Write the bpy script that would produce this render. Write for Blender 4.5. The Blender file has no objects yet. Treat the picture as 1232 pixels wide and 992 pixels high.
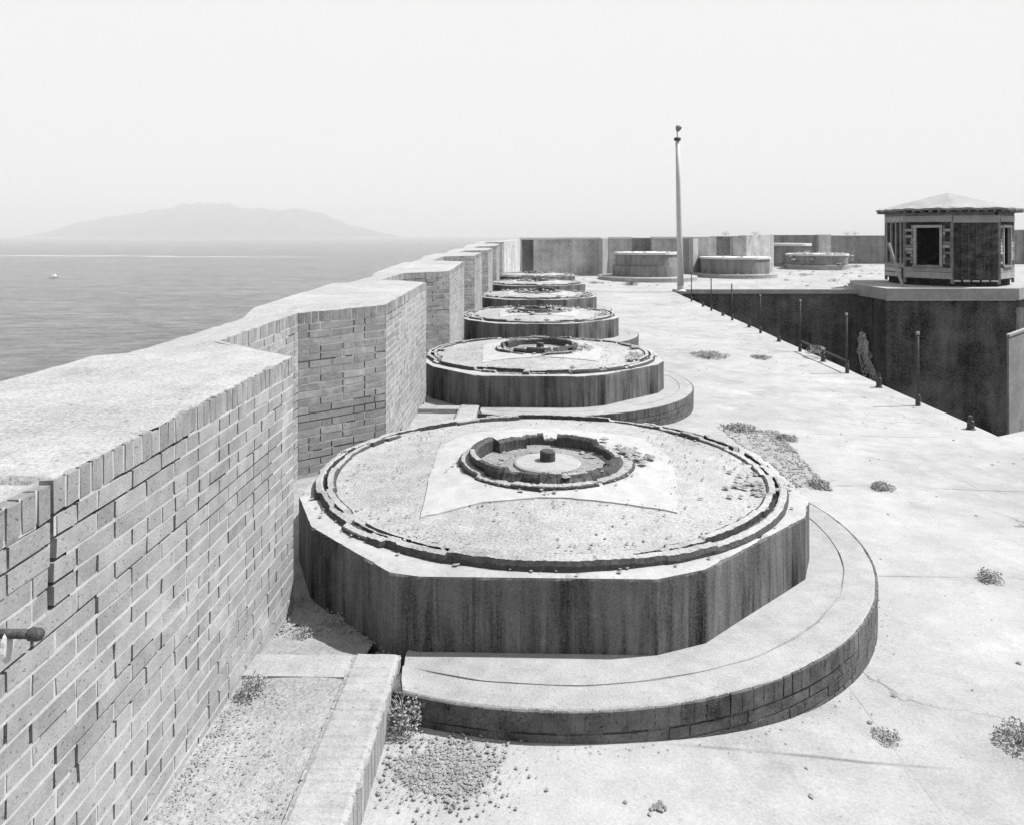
import bpy, math, random
from mathutils import Vector, Matrix, noise
rnd = random.Random(7)
sc = bpy.context.scene
COL = sc.collection
PI = math.pi
F, HY, CX, EYE = 924.0, 283.0, 616.0, 2.4
ANG = math.atan(.027)
CA, SA = math.cos(ANG), math.sin(ANG)

def nz(x, y=0., z=0.): return noise.noise((x, y, z))
def row(v, u, z=0.0):                      # row frame (right, along, up) -> world
    return Vector((v*CA + u*SA, -v*SA + u*CA, z))
def to_row(X, Y):
    return X*CA - Y*SA, X*SA + Y*CA
def sstep(a, b, x):
    t = min(1, max(0, (x-a)/(b-a))); return t*t*(3-2*t)
def lerp_tab(tab, x):
    if x <= tab[0][0]: return tab[0][1]
    for (a, p), (b, q) in zip(tab, tab[1:]):
        if x <= b: return p+(q-p)*(x-a)/(b-a)
    return tab[-1][1]
def deck_z(X, Y):
    v, u = to_row(X, Y)
    s = .14*sstep(.2, 2.3, v) + .07*sstep(2.3, 5.5, v)
    s *= 1-.55*sstep(34, 42, Y)
    return -s + .25*sstep(15, 19, X)*sstep(44, 52, Y)+.006*nz(X*1.7, Y*1.7)+.010*nz(X*.5, Y*.5, 4)
def at(px, py):                             # place a thing of the photo on the deck
    z = 0
    for _ in range(8):
        Y = F*(EYE-z)/(py-HY); X = (px-CX)/F*Y; z = deck_z(X, Y)
    return Vector((X, Y, z))

# ---------------------------------------------------------------- materials
def g(v): return (v, v, v, 1)
class NT:
    def __init__(s, name, rough=.9, spec=.25):
        s.mat = bpy.data.materials.new(name); s.mat.use_nodes = True
        s.t = s.mat.node_tree; s.b = s.t.nodes['Principled BSDF']
        s.b.inputs['Roughness'].default_value = rough
        s.b.inputs['Specular IOR Level'].default_value = spec
        tc = s.t.nodes.new('ShaderNodeTexCoord'); s.co = tc.outputs['Object']
    def L(s, a, b): s.t.links.new(a, b)
    def mapv(s, scale, loc=(0, 0, 0)):
        n = s.t.nodes.new('ShaderNodeMapping'); n.inputs['Scale'].default_value = scale; n.inputs['Location'].default_value = loc
        s.L(s.co, n.inputs['Vector']); return n.outputs['Vector']
    def noise(s, scale, detail=4, vec=None, rough=.55, dist=0):
        n = s.t.nodes.new('ShaderNodeTexNoise'); n.inputs['Scale'].default_value = scale
        n.inputs['Detail'].default_value = detail; n.inputs['Roughness'].default_value = rough; n.inputs['Distortion'].default_value = dist
        s.L(vec if vec is not None else s.co, n.inputs['Vector']); return n.outputs['Fac']
    def vor(s, scale, feature='F1', vec=None):
        n = s.t.nodes.new('ShaderNodeTexVoronoi'); n.feature = feature; n.inputs['Scale'].default_value = scale
        s.L(vec if vec is not None else s.co, n.inputs['Vector']); return n.outputs['Distance']
    def attr(s, name):
        n = s.t.nodes.new('ShaderNodeAttribute'); n.attribute_name = name; return n.outputs['Fac']
    def math(s, op, a, b=None, c=None):
        n = s.t.nodes.new('ShaderNodeMath'); n.operation = op
        for i, x in enumerate((a, b, c)):
            if x is None: continue
            if isinstance(x, (int, float)): n.inputs[i].default_value = x
            else: s.L(x, n.inputs[i])
        return n.outputs[0]
    def rng(s, f, a, b, c, d):
        n = s.t.nodes.new('ShaderNodeMapRange'); n.inputs[1].default_value = a; n.inputs[2].default_value = b
        n.inputs[3].default_value = c; n.inputs[4].default_value = d; s.L(f, n.inputs[0]); return n.outputs[0]
    def sep(s):
        n = s.t.nodes.new('ShaderNodeSeparateXYZ'); s.L(s.co, n.inputs[0]); return n.outputs
    def done(s, val, height=None, dist=.004, strength=1):
        c = s.t.nodes.new('ShaderNodeCombineColor'); val = s.math('MULTIPLY', val, .68)
        for i in range(3): s.L(val, c.inputs[i])
        s.L(c.outputs[0], s.b.inputs['Base Color'])
        if height is not None:
            b = s.t.nodes.new('ShaderNodeBump'); b.inputs['Distance'].default_value = dist; b.inputs['Strength'].default_value = strength
            s.L(height, b.inputs['Height']); s.L(b.outputs[0], s.b.inputs['Normal'])
        return s.mat
    def sum(s, base, *terms):
        r = base
        for t in terms: r = s.math('ADD', r, t)
        return s.math('MAXIMUM', r, .015)
def m_(n, f, lo, hi, a=.3, b=.7): return n.rng(f, a, b, lo, hi)

def mat_deck():
    n = NT('pale weathered roof concrete', .95, .15)
    big, mid, fine = n.noise(.45, 5), n.noise(3.2, 6, rough=.65), n.noise(70, 3)
    x, y, z = n.sep()
    wob = n.noise(1.3, 4)
    def joint(c, period, off, w):
        q = n.math('ADD', c, n.math('MULTIPLY', wob, .05))
        q = n.math('ABSOLUTE', n.math('SUBTRACT', n.math('FRACT', n.math('DIVIDE', n.math('ADD', q, off), period)), .5))
        return n.rng(q, 0, w/period, 1, 0)
    j = n.math('MAXIMUM', joint(y, 2.09, -3.65+1.045-.03, .016), n.math('MULTIPLY', joint(x, 2.9, -.45, .010), .4))
    j = n.math('MULTIPLY', j, n.rng(n.noise(1.1, 3), .42, .62, .05, 1))
    warp = n.t.nodes.new('ShaderNodeVectorMath'); warp.operation = 'ADD'
    nn = n.t.nodes.new('ShaderNodeTexNoise'); nn.inputs['Scale'].default_value = 1.8; nn.inputs['Detail'].default_value = 5
    n.L(n.co, nn.inputs['Vector']); n.L(n.co, warp.inputs[0]); n.L(nn.outputs['Color'], warp.inputs[1])
    cr = n.rng(n.vor(.33, 'DISTANCE_TO_EDGE', warp.outputs[0]), 0, .006, 1, 0)
    cr = n.math('MULTIPLY', cr, n.rng(n.noise(.7, 2), .5, .62, 0, .8))
    speck = n.rng(n.noise(24, 2), .68, .76, 0, 1)
    white = n.rng(n.noise(1.0, 6, rough=.7), .55, .68, 0, 1)
    val = n.sum(n.math('ADD', m_(n, big, .405, .51), 0), m_(n, mid, -.07, .06), m_(n, fine, -.05, .05),
                n.math('MULTIPLY', white, .08), n.math('MULTIPLY', n.rng(n.noise(.8, 7, n.mapv((1, 1, 1), (9, 4, 2)), .72), .56, .66, 0, 1), -.07), n.math('MULTIPLY', speck, -.12), n.math('MULTIPLY', j, -.26), n.math('MULTIPLY', cr, -.24))
    h = n.sum(0.2, n.math('MULTIPLY', mid, .6), n.math('MULTIPLY', fine, .25), n.math('MULTIPLY', j, -.8), n.math('MULTIPLY', cr, -.6))
    return n.done(val, h, .012, .7)
def mat_concrete(name, lo, hi, coarse=.5, bump=.006, grit=1.0, fs=90):
    n = NT(name, .95, .15)
    big, mid, fine = n.noise(1.1, 5), n.noise(7, 6, rough=.7), n.noise(fs, 3, rough=.7)
    speck = n.rng(n.noise(38, 2), .64, .74, 0, 1)
    val = n.sum(n.rng(big, .3, .7, lo, hi), m_(n, mid, -.07, .07), m_(n, fine, -.07*grit, .07*grit), n.math('MULTIPLY', speck, -.13*grit))
    h = n.sum(.1, n.math('MULTIPLY', mid, coarse), n.math('MULTIPLY', fine, .35*grit))
    return n.done(val, h, bump, .9)
def mat_streak(name, lo, hi):
    n = NT(name, .9, .2)
    s1 = n.noise(1, 3, n.mapv((2.6, 2.6, .5)), .6, .6)
    s2 = n.noise(1, 5, n.mapv((11, 11, .7)), .75, .7)
    s3 = n.noise(1, 3, n.mapv((34, 34, 1.6)), .7)
    blot = n.noise(3.0, 6, rough=.75); fine = n.noise(80, 4, rough=.8)
    x, y, z = n.sep()
    wob = n.noise(1, 3, n.mapv((5, 5, .2)), .6)
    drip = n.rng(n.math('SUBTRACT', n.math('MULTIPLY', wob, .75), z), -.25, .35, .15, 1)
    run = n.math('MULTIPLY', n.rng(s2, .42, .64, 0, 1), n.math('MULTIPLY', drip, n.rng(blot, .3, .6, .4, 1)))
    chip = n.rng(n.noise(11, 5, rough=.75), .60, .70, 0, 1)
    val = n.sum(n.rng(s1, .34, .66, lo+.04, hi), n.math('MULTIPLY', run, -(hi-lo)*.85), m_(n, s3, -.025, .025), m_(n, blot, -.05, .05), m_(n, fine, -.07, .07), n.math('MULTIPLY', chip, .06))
    return n.done(val, n.sum(.1, n.math('MULTIPLY', s3, .3), n.math('MULTIPLY', fine, .5), n.math('MULTIPLY', chip, .4)), .007, .8)
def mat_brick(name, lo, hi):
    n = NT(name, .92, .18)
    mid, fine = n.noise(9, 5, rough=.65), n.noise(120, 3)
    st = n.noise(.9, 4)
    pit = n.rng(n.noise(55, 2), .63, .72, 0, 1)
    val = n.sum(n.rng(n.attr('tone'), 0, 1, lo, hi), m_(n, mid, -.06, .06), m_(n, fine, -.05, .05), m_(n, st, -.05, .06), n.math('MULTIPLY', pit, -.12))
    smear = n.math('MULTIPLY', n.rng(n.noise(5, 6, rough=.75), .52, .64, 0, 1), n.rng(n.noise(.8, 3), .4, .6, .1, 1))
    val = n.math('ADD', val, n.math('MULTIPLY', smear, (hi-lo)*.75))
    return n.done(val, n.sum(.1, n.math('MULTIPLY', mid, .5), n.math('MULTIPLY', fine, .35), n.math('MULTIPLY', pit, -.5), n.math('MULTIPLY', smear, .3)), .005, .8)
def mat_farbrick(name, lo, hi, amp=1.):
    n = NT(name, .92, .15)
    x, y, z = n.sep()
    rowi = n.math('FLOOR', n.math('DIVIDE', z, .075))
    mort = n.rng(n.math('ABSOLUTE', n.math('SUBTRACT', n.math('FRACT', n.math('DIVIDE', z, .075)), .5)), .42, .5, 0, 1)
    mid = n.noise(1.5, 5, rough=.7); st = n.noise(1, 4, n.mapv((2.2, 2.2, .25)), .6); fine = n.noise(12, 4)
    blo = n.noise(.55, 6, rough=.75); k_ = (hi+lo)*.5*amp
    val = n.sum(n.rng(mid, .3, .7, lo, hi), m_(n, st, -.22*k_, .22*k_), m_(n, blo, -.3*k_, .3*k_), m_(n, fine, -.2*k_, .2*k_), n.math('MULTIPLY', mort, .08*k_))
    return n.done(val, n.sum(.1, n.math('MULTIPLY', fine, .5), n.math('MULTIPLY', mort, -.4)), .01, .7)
def mat_plain(name, lo, hi, scale=20, rough=.9, spec=.2, bump=.003):
    n = NT(name, rough, spec)
    a, b = n.noise(scale, 5, rough=.65), n.noise(scale*6, 2)
    val = n.sum(n.rng(a, .3, .7, lo, hi), m_(n, b, -.03, .03))
    return n.done(val, a, bump, .8)
def mat_wood(name, lo, hi):
    n = NT(name, .9, .15)
    gr = n.noise(1, 5, n.mapv((3, 3, 40)), .65); gr2 = n.noise(1, 4, n.mapv((30, 30, 2)), .6); bl = n.noise(2.5, 4)
    val = n.sum(n.rng(n.attr('tone'), 0, 1, lo, hi), m_(n, gr, -.06, .06), m_(n, gr2, -.05, .05), m_(n, bl, -.07, .07))
    return n.done(val, gr2, .006, .6)

M = dict(
    deck=mat_deck(),
    walk=mat_concrete('gritty walkway fill', .34, .46, .8, .016, 1.5, 60),
    slab=mat_concrete('gritty pale slab concrete', .38, .50, .6, .008, 1.1),
    coping=mat_concrete('wall top cement', .41, .53, .8, .012, 1.7, 60),
    cement=mat_concrete('smooth cement', .47, .54, .3, .003, .5),
    gritty=mat_concrete('coarse gravelly cement', .37, .51, .9, .014, 1.7, 55),
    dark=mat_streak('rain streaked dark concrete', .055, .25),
    base3=mat_concrete('dirty broken concrete', .26, .40, .9, .016, 1.6, 60),
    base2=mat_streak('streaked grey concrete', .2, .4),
    brick3=mat_brick('dark curb brick', .13, .165),  # even dark brick tone all round the curb
    rim=mat_concrete('rim cement', .42, .54, .4, .005, .8),
    brick=mat_brick('weathered brick', .27, .44),
    brick2=mat_brick('pale dusty kerb brick', .33, .42),
    mortar=mat_concrete('lime mortar', .49, .61, .5, .003, .9),
    scarp=mat_farbrick('outer wall masonry', .28, .38),
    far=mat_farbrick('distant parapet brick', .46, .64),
    fardark=mat_farbrick('distant dark brick and recess shade', .22, .36),  # darker rear wall brick, also paints the shade inside the end wall recesses
    pit=mat_farbrick('shade-darkened courtyard brick', .06, .15, 2.3),  # the courtyard's shade is put into this dark brick colour
    iron=mat_plain('rusted iron', .03, .10, 30, .7, .4, .006),
    crust=mat_concrete('flaking rust and cement crust', .34, .52, .9, .012, 1.6, 60),
    stone=mat_plain('broken cement stone', .22, .46, 14),
    boatwhite=mat_plain('white boat paint', 1.1, 1.15, 6),
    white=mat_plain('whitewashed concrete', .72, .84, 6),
    paint=mat_plain('old pale pole paint', .6, .72, 8, .6, .4),
    wood=mat_wood('grey weathered boards', .06, .62),
    dwood=mat_wood('dark tarred boards', .03, .09),
    roof=mat_concrete('bleached shingles', .36, .48, .8, .02, 1.2, 30),
    weed=mat_plain('dry grey weed', .28, .56, 9),
    pale=mat_plain('pale dry stems', .36, .55, 8),
    island=mat_plain('scrub covered island', .06, .14, .004, .95, .1, .0),
)

# ---------------------------------------------------------------- mesh building
class MB:
    def __init__(s): s.v = []; s.f = []; s.m = []; s.t = []
    def poly(s, pts, m=0, t=.5):
        b = len(s.v); s.v += [tuple(p) for p in pts]; s.f.append(tuple(range(b, b+len(pts)))); s.m.append(m); s.t.append(t)
    def mesh(s, vs, fs, m=0, t=.5):
        b = len(s.v); s.v += [tuple(p) for p in vs]
        for f in fs: s.f.append(tuple(i+b for i in f)); s.m.append(m); s.t.append(t)
    def hexa(s, p, m=0, t=.5, back=True):      # p: 0-3 lower/back ring, 4-7 the opposite ring
        fs = [(4, 5, 6, 7), (0, 1, 5, 4), (1, 2, 6, 5), (2, 3, 7, 6), (3, 0, 4, 7)]
        if back: fs.append((3, 2, 1, 0))
        s.mesh(p, fs, m, t)
    def box(s, x0, x1, y0, y1, z0, z1, m=0, t=.5, j=0):
        q = lambda a: a+(rnd.uniform(-j, j) if j else 0)
        p = [(q(x0), q(y0), z0), (q(x1), q(y0), z0), (q(x1), q(y1), z0), (q(x0), q(y1), z0)]
        p += [(q(x0), q(y0), q(z1)), (q(x1), q(y0), q(z1)), (q(x1), q(y1), q(z1)), (q(x0), q(y1), q(z1))]
        s.hexa(p, m, t)
    def grid(s, nx, ny, fn, m=0, t=.5, flip=False, wrap=False):
        b = len(s.v)
        for i in range(nx+1):
            for j in range(ny+1): s.v.append(tuple(fn(i/nx, j/ny)))
        for i in range(nx):
            for j in range(ny):
                q = [b+i*(ny+1)+j, b+(i+1)*(ny+1)+j, b+(i+1)*(ny+1)+j+1, b+i*(ny+1)+j+1]
                if flip: q.reverse()
                s.f.append(tuple(q)); s.m.append(m); s.t.append(t)
    def tube(s, pts, rads, n=8, m=0, t=.5, cap=True):
        pts = [Vector(p) for p in pts]; b = len(s.v)
        for i, p in enumerate(pts):
            d = (pts[min(i+1, len(pts)-1)]-pts[max(i-1, 0)]).normalized()
            a = d.orthogonal().normalized() if abs(d.z) < .9 else Vector((1, 0, 0)); a = (a-d*a.dot(d)).normalized(); c = d.cross(a)
            r = rads[i] if isinstance(rads, (list, tuple)) else rads
            for k in range(n): s.v.append(tuple(p+(a*math.cos(2*PI*k/n)+c*math.sin(2*PI*k/n))*r))
        for i in range(len(pts)-1):
            for k in range(n):
                s.f.append((b+i*n+k, b+i*n+(k+1) % n, b+(i+1)*n+(k+1) % n, b+(i+1)*n+k)); s.m.append(m); s.t.append(t)
        if cap:
            e = b+(len(pts)-1)*n
            s.f.append(tuple(b+k for k in reversed(range(n)))); s.m.append(m); s.t.append(t)
            s.f.append(tuple(e+k for k in range(n))); s.m.append(m); s.t.append(t)
    def lathe(s, prof, n=96, m=0, t=.5, jit=None):   # prof: list of (r, z); jit(angle, i) -> (dr, dz)
        def fn(a, b):
            i = round(b*(len(prof)-1)); th = 2*PI*a; r, z = prof[i]
            if jit:
                dr, dz = jit(th if a < 1 else 0., i); r += dr; z += dz
            return (r*math.cos(th), r*math.sin(th), z)
        s.grid(n, len(prof)-1, fn, m, t)
    def stone(s, p, r, m=0, flat=.7):
        p = Vector(p); t = rnd.random()
        vs = []
        for d in ((1, 0, 0), (-1, 0, 0), (0, 1, 0), (0, -1, 0), (0, 0, 1), (0, 0, -.6), (.6, .6, .4), (-.6, .6, .4), (.6, -.6, .4), (-.6, -.6, .4)):
            k = r*rnd.uniform(.65, 1.15); vs.append(p+Vector((d[0]*k, d[1]*k, d[2]*k*flat)))
        fs = [(0, 6, 8), (1, 9, 7), (2, 7, 6), (3, 8, 9), (4, 8, 6), (4, 6, 7), (4, 7, 9), (4, 9, 8),
              (0, 2, 6), (2, 1, 7), (1, 3, 9), (3, 0, 8), (0, 5, 2), (2, 5, 1), (1, 5, 3), (3, 5, 0)]
        s.mesh(vs, fs, m, t)
    def build(s, name, mats, parent=None, smooth=False, loc=None, rz=0):
        me = bpy.data.meshes.new(name); me.from_pydata(s.v, [], s.f)
        for x in (mats if isinstance(mats, (list, tuple)) else [mats]): me.materials.append(M[x])
        me.polygons.foreach_set('material_index', s.m)
        a = me.attributes.new('tone', 'FLOAT', 'FACE'); a.data.foreach_set('value', s.t)
        if smooth: me.polygons.foreach_set('use_smooth', [True]*len(s.f))
        me.update()
        o = bpy.data.objects.new(name, me); COL.objects.link(o)
        if parent: o.parent = parent
        if loc is not None: o.location = loc
        o.rotation_euler = (0, 0, rz)
        return o
def tag(o, label=None, cat=None, group=None, kind=None):
    for k, x in (('label', label), ('category', cat), ('group', group), ('kind', kind)):
        if x: o[k] = x
    return o
def empty(name, loc, rz, label, cat, group=None):
    o = bpy.data.objects.new(name, None); COL.objects.link(o); o.location = loc; o.rotation_euler = (0, 0, rz); o.empty_display_size = .2
    return tag(o, label, cat, group)

# ---------------------------------------------------------------- the deck
def edge_x(Y): return 5.86+.045*Y           # edge of the courtyard
NEAR_Y, FAR_Y = 9.97, 35.4
def near_edge(X): return NEAR_Y+(X-edge_x(NEAR_Y))*.55
def deck_pt(X, Y): return (X, Y, deck_z(X, Y))
mb = MB()
def band(x0f, x1f, y0f, y1f, nx, ny):
    def fn(a, b):
        Y = None
        if callable(y1f):
            x0, x1 = x0f(NEAR_Y), x1f(NEAR_Y); X = x0+(x1-x0)*a; Y = y0f+(y1f(X)-y0f)*b; X += (edge_x(Y)-edge_x(NEAR_Y))*(1-a)
        else:
            Y = y0f+(y1f-y0f)*b; X = x0f(Y)+(x1f(Y)-x0f(Y))*a
        return deck_pt(X, Y)
    mb.grid(nx, ny, fn)
band(lambda Y: -2.4, edge_x, -4, FAR_Y, 70, 300)
band(lambda Y: -2.4, edge_x, FAR_Y, 64, 40, 60)
band(edge_x, lambda Y: 70, FAR_Y, 64, 90, 60)
band(lambda Y: edge_x(NEAR_Y), lambda Y: 30, -4, near_edge, 40, 30)
deck = mb.build('roof_deck', 'deck', smooth=True); tag(deck, kind='structure')
# walkway fill along the parapet
mb = MB()
mb.grid(24, 420, lambda a, b: row(-2.3+1.4*a, -4+42*b, .157+.02*nz(a*4, b*60)-.05*sstep(4, 4.4, -4+42*b)))
tag(mb.build('walkway', 'walk', smooth=True), kind='structure')
# ---------------------------------------------------------------- brickwork
def brick_face(mb, p0, p1, zt0, zt1, zb, detail=1, crack=None, seed=0, mt=0, mm=1):
    """bricks as blocks on a face from p0 to p1 (row frame); rowlock course on top, mortar joints of uneven depth"""
    r = random.Random(seed)
    p0 = Vector((p0[0], p0[1], 0)); p1 = Vector((p1[0], p1[1], 0)); L = (p1-p0).length; d = (p1-p0)/L; nrm = Vector((d.y, -d.x, 0))
    def P(s, t, n): return p0+d*s+nrm*n+Vector((0, 0, zt0+(zt1-zt0)*s/L-t))
    H = min(zt0, zt1)-zb
    def blk(s0, s1, t0, t1, tone, jit=.0022, out=.0):
        if s1-s0 < .012: return
        if crack and t1 < .40 and s0 < crack-.007 and s1 > crack+.007:
            blk(s0, crack-.016-.008*r.random(), t0, t1, tone, jit, out); blk(crack+.010, s1, t0, t1, tone, jit, out); return
        n0 = out+r.uniform(-.0014, .0014)-(r.uniform(.004, .03) if t1 > H-.30 and r.random() < (.12+.35*(t1 > H-.16)) else 0); q = lambda: r.uniform(-jit, jit)
        dt = 0.
        if crack and (s0+s1)/2 < crack and t1 < .26: dt = .008; n0 += .004
        back = [P(s0, t1+dt, -.045), P(s1, t1+dt, -.045), P(s1, t0+dt, -.045), P(s0, t0+dt, -.045)]
        fr = [P(s0+q(), t1+dt+q(), n0+q()*.7), P(s1+q(), t1+dt+q(), n0+q()*.7), P(s1+q(), t0+dt+q(), n0+q()*.7), P(s0+q(), t0+dt+q(), n0+q()*.7)]
        mb.hexa(back+fr, mt, tone+.25*nz(s0*.8+seed, t0*1.5, 3), False)
    def mort(s0, s1, t0, t1, n):
        if crack and t1 < .42 and s0-.006 < crack < s1+.006: return
        mb.poly([P(s0, t1, n), P(s1, t1, n), P(s1, t0, n), P(s0, t0, n)], mm, .5)
    def depth(s, t):
        k = nz(s*.9+seed*3.1, t*5.5, seed)+.35*nz(s*6, t*9, seed+5)+r.uniform(-.12, .12)
        return -.0015-.002*r.random() if k > -.28 else -.020-.008*r.random()
    if zb > -1: mb.poly([P(0, H+.02, -.046), P(L, H+.02, -.046), P(L, .0, -.046), P(0, .0, -.046)], mm, .5)
    # rowlocks
    s = 0; hb = .102
    while s < L-.004:
        w = .056+r.uniform(-.003, .003); e = min(L, s+w)
        if crack and s < crack < e+.012: e = max(s+.02, crack-.008)
        blk(s, e, .001+(.012*r.random() if r.random() < .12 else 0), hb+r.uniform(-.003, .003), r.random()*.6, .003)
        gap = .011
        if crack and e <= crack <= e+.02: gap = .02
        else: mort(e-.001, min(L, e+gap+.001), .004, hb, depth(e, 0) if r.random() < .6 else -.002)
        s = e+gap
    t = hb; k = 0
    while t < H:
        jt = .0125
        # bed joint above this course
        s = 0
        while s < L:
            e = min(L, s+r.uniform(.06, .2)); mort(s, e, t-.002, t+jt+.002, depth(s, t)); s = e
        t0, t1 = t+jt, min(t+jt+.0585, H+.03)
        s = -(.112 if k % 2 else .0)-r.uniform(0, .008)
        while s < L:
            w = .213 if r.random() < (.84 if k % 3 else .5) else .102
            a, b = max(0, s), min(L, s+w)
            if b > a+.012:
                blk(a, b, t0, t1, min(1, max(0, r.gauss(.5, .16))))
                if b < L: mort(b-.001, min(L, b+.0125), t0-.001, t1+.001, depth(b*1.7, t*1.3+7) if r.random() < .45 else -.02)
            s += w+.012
        t = t1; k += 1

P_ = 5.9; V0, VN, VO = -1.475, -2.2, -2.78
ZT = [(-8, 1.62), (4.7, 1.652), (7.2, 1.668), (7.7, 1.70), (10.6, 1.746), (13.1, 1.75), (13.6, 1.76), (16.5, 1.83), (19.5, 1.88), (24, 1.89), (30, 1.93), (36, 2.05), (40, 2.08)]
def zt(u): return lerp_tab(ZT, u)
chain = [(V0, -5.0)]
for k in range(-1, 6):
    A = (V0, 4.7+P_*k); B = (VN, 5.35+P_*k); C_ = (VN, 7.15+P_*k); D = (V0, 7.68+P_*k)
    if k == -1: chain = [(V0, -4.0)]
    chain += [A, B, C_, D]
chain.append((V0, 40.0))
wall = empty('parapet_wall', (0, 0, 0), -ANG, 'long brick parapet with recesses running along the sea side of the roof', 'wall')
def inner_v(u):
    for a, b in zip(chain, chain[1:]):
        if a[1] <= u <= b[1]: return a[0]+(b[0]-a[0])*(u-a[1])/(b[1]-a[1])
    return V0
for i, (a, b) in enumerate(zip(chain, chain[1:])):
    mb = MB()
    crack = 2.32-a[1] if (a[1] < 2.3 < b[1] and a[0] == b[0] == V0) else None
    brick_face(mb, a, b, zt(a[1]), zt(b[1]), -.12, crack=crack, seed=i+3)
    mb.build('brick_pier' if a[0] == b[0] == V0 else ('recess_back' if a[0] == b[0] else 'recess_side'), ['brick', 'mortar'], wall)
# the cement covered top
us = []
u = -4.0
while u < 40:
    us.append(u); u += .06 if u < 12 else .2
for a in chain: us.append(a[1])
us += [2.316, 2.322, 2.334, 2.340]; us = sorted(set(us))
NV = 26
mb = MB(); base = 0
for u in us:
    vi = inner_v(u)-.004
    for j in range(NV+1):
        f = j/NV
        v = vi+(VO-vi)*f
        rag = .05*abs(nz(u*6, 3.3))+.02*nz(u*25, 1) if j == 0 else 0
        rec = sstep(V0-.05, VN+.1, vi)
        z = zt(u)+.004-(.02+.05*rec)*f+.007*nz(u*1.6, v*1.6, 2)*sstep(0, .2, f)+.006*nz(u*7, v*7)
        if u < 2.33 and v > -2.1: z -= .016
        if 2.32 < u < 2.336: z -= .03
        if j == 0: z -= .006
        mb.v.append((v-rag*.5, u, z))
for i in range(len(us)-1):
    for j in range(NV):
        q = (i*(NV+1)+j, (i+1)*(NV+1)+j, (i+1)*(NV+1)+j+1, i*(NV+1)+j+1)
        mb.f.append(q); mb.m.append(0); mb.t.append(.5)
mb.build('cement_top', 'coping', wall, smooth=True)
mb = MB()
mb.grid(60, 12, lambda a, b: (VO, -4+44*a, -22.5+(22.5+zt(-4+44*a)-.075)*b))
mb.poly([(VO, 40, -22.5), (V0, 40, -22.5), (V0, 40, 2.05), (VO, 40, 2.05)])
mb.poly([(VO, -4, -22.5), (V0, -4, -22.5), (V0, -4, 1.6), (VO, -4, 1.6)])
mb.build('outer_face', 'scarp', wall)
# broken pipe in the wall
mb = MB()
mb.tube([row(V0-.05, 2.05, 1.318), row(-1.355, 2.055, 1.316)], .013, 12)
ob = empty('broken_pipe', row(V0, 2.05, 1.318), 0, 'short rusty pipe stub jutting out of the near brick wall', 'pipe')
def local(mb, o):
    mb.v = [tuple(Vector(p)-o) for p in mb.v]; return mb
L0 = row(V0, 2.05, 1.318)
local(mb, L0).build('shaft', 'iron', ob, True)
mb = MB(); mb.tube([row(-1.372, 2.055, 1.316), row(-1.366, 2.055, 1.316), row(-1.345, 2.056, 1.314), row(-1.335, 2.056, 1.313)], [.014, .018, .018, .013], 10)
local(mb, L0).build('pipe_nut', 'iron', ob, True)
mb = MB()
mb.lathe([(0, .0), (.03, .0), (.05, -.006), (.06, -.02)], 18, jit=lambda th, i: (.014*nz(math.cos(th)*2, math.sin(th)*2, i), 0) if i > 1 else (0, 0))
pt = mb.build('mortar_patch', 'mortar', ob); pt.rotation_euler = (0, PI/2, 0); pt.scale = (.75, .45, .4); pt.location = (.054, .0, -.035)

# ---------------------------------------------------------------- brick kerbs beside the platforms
def kerb(u0, u1, label):
    o = empty('brick_kerb', row(-.825, u0, 0), -ANG, label, 'kerb', 'brick kerbs beside the walkway')
    mb = MB(); u = 0; L = u1-u0
    while u < L:
        e = min(L, u+.058)
        mb.box(-.125, .125, u, e, -.25, .172+rnd.uniform(-.002, .002), 0, rnd.random(), .0018)
        mb.box(-.123, .123, e-.002, min(L, e+.012), -.25, .169, 0, .6)
        u = e+.010
    mb.build('brick_edging', ['brick2', 'mortar'], o)
    mb = MB(); n_ = int(L/.0115)
    def sk(a, b):
        x = -.126+.250*b; y = L*a
        joint = max(0, 1-abs(((y+.004*nz(x*9, y*3)) % .068)-.050)/.012)*(.75+.9*nz(y*2.1, x*3, 5))
        rag = .016*nz(y*14, x, 2) if b in (0, 1) else 0
        return (x+rag, y, .1815+.003*nz(x*16, y*16)-.008*max(0, joint)-(.012 if b in (0, 1) else 0))
    mb.grid(n_, 10, sk); mb.build('cement_skim', 'slab', o)
    mb = MB()
    mb.grid(14, 5, lambda a, b: (-.65+.524*a, L-.20+.20*b, .168+.004*nz(a*5, b*3, u0)))
    mb.poly([(-.65, L-.2, .168), (-.126, L-.2, .168), (-.126, L-.2, -.1), (-.65, L-.2, -.1)])
    mb.build('cross_slab', 'slab', o)
kerb(-3, 4.06, 'long brick kerb beside the near wall leading up to the nearest gun platform')
kerb(8.0, 10.05, 'short brick kerb between the two nearest gun platforms, by the wall')

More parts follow.
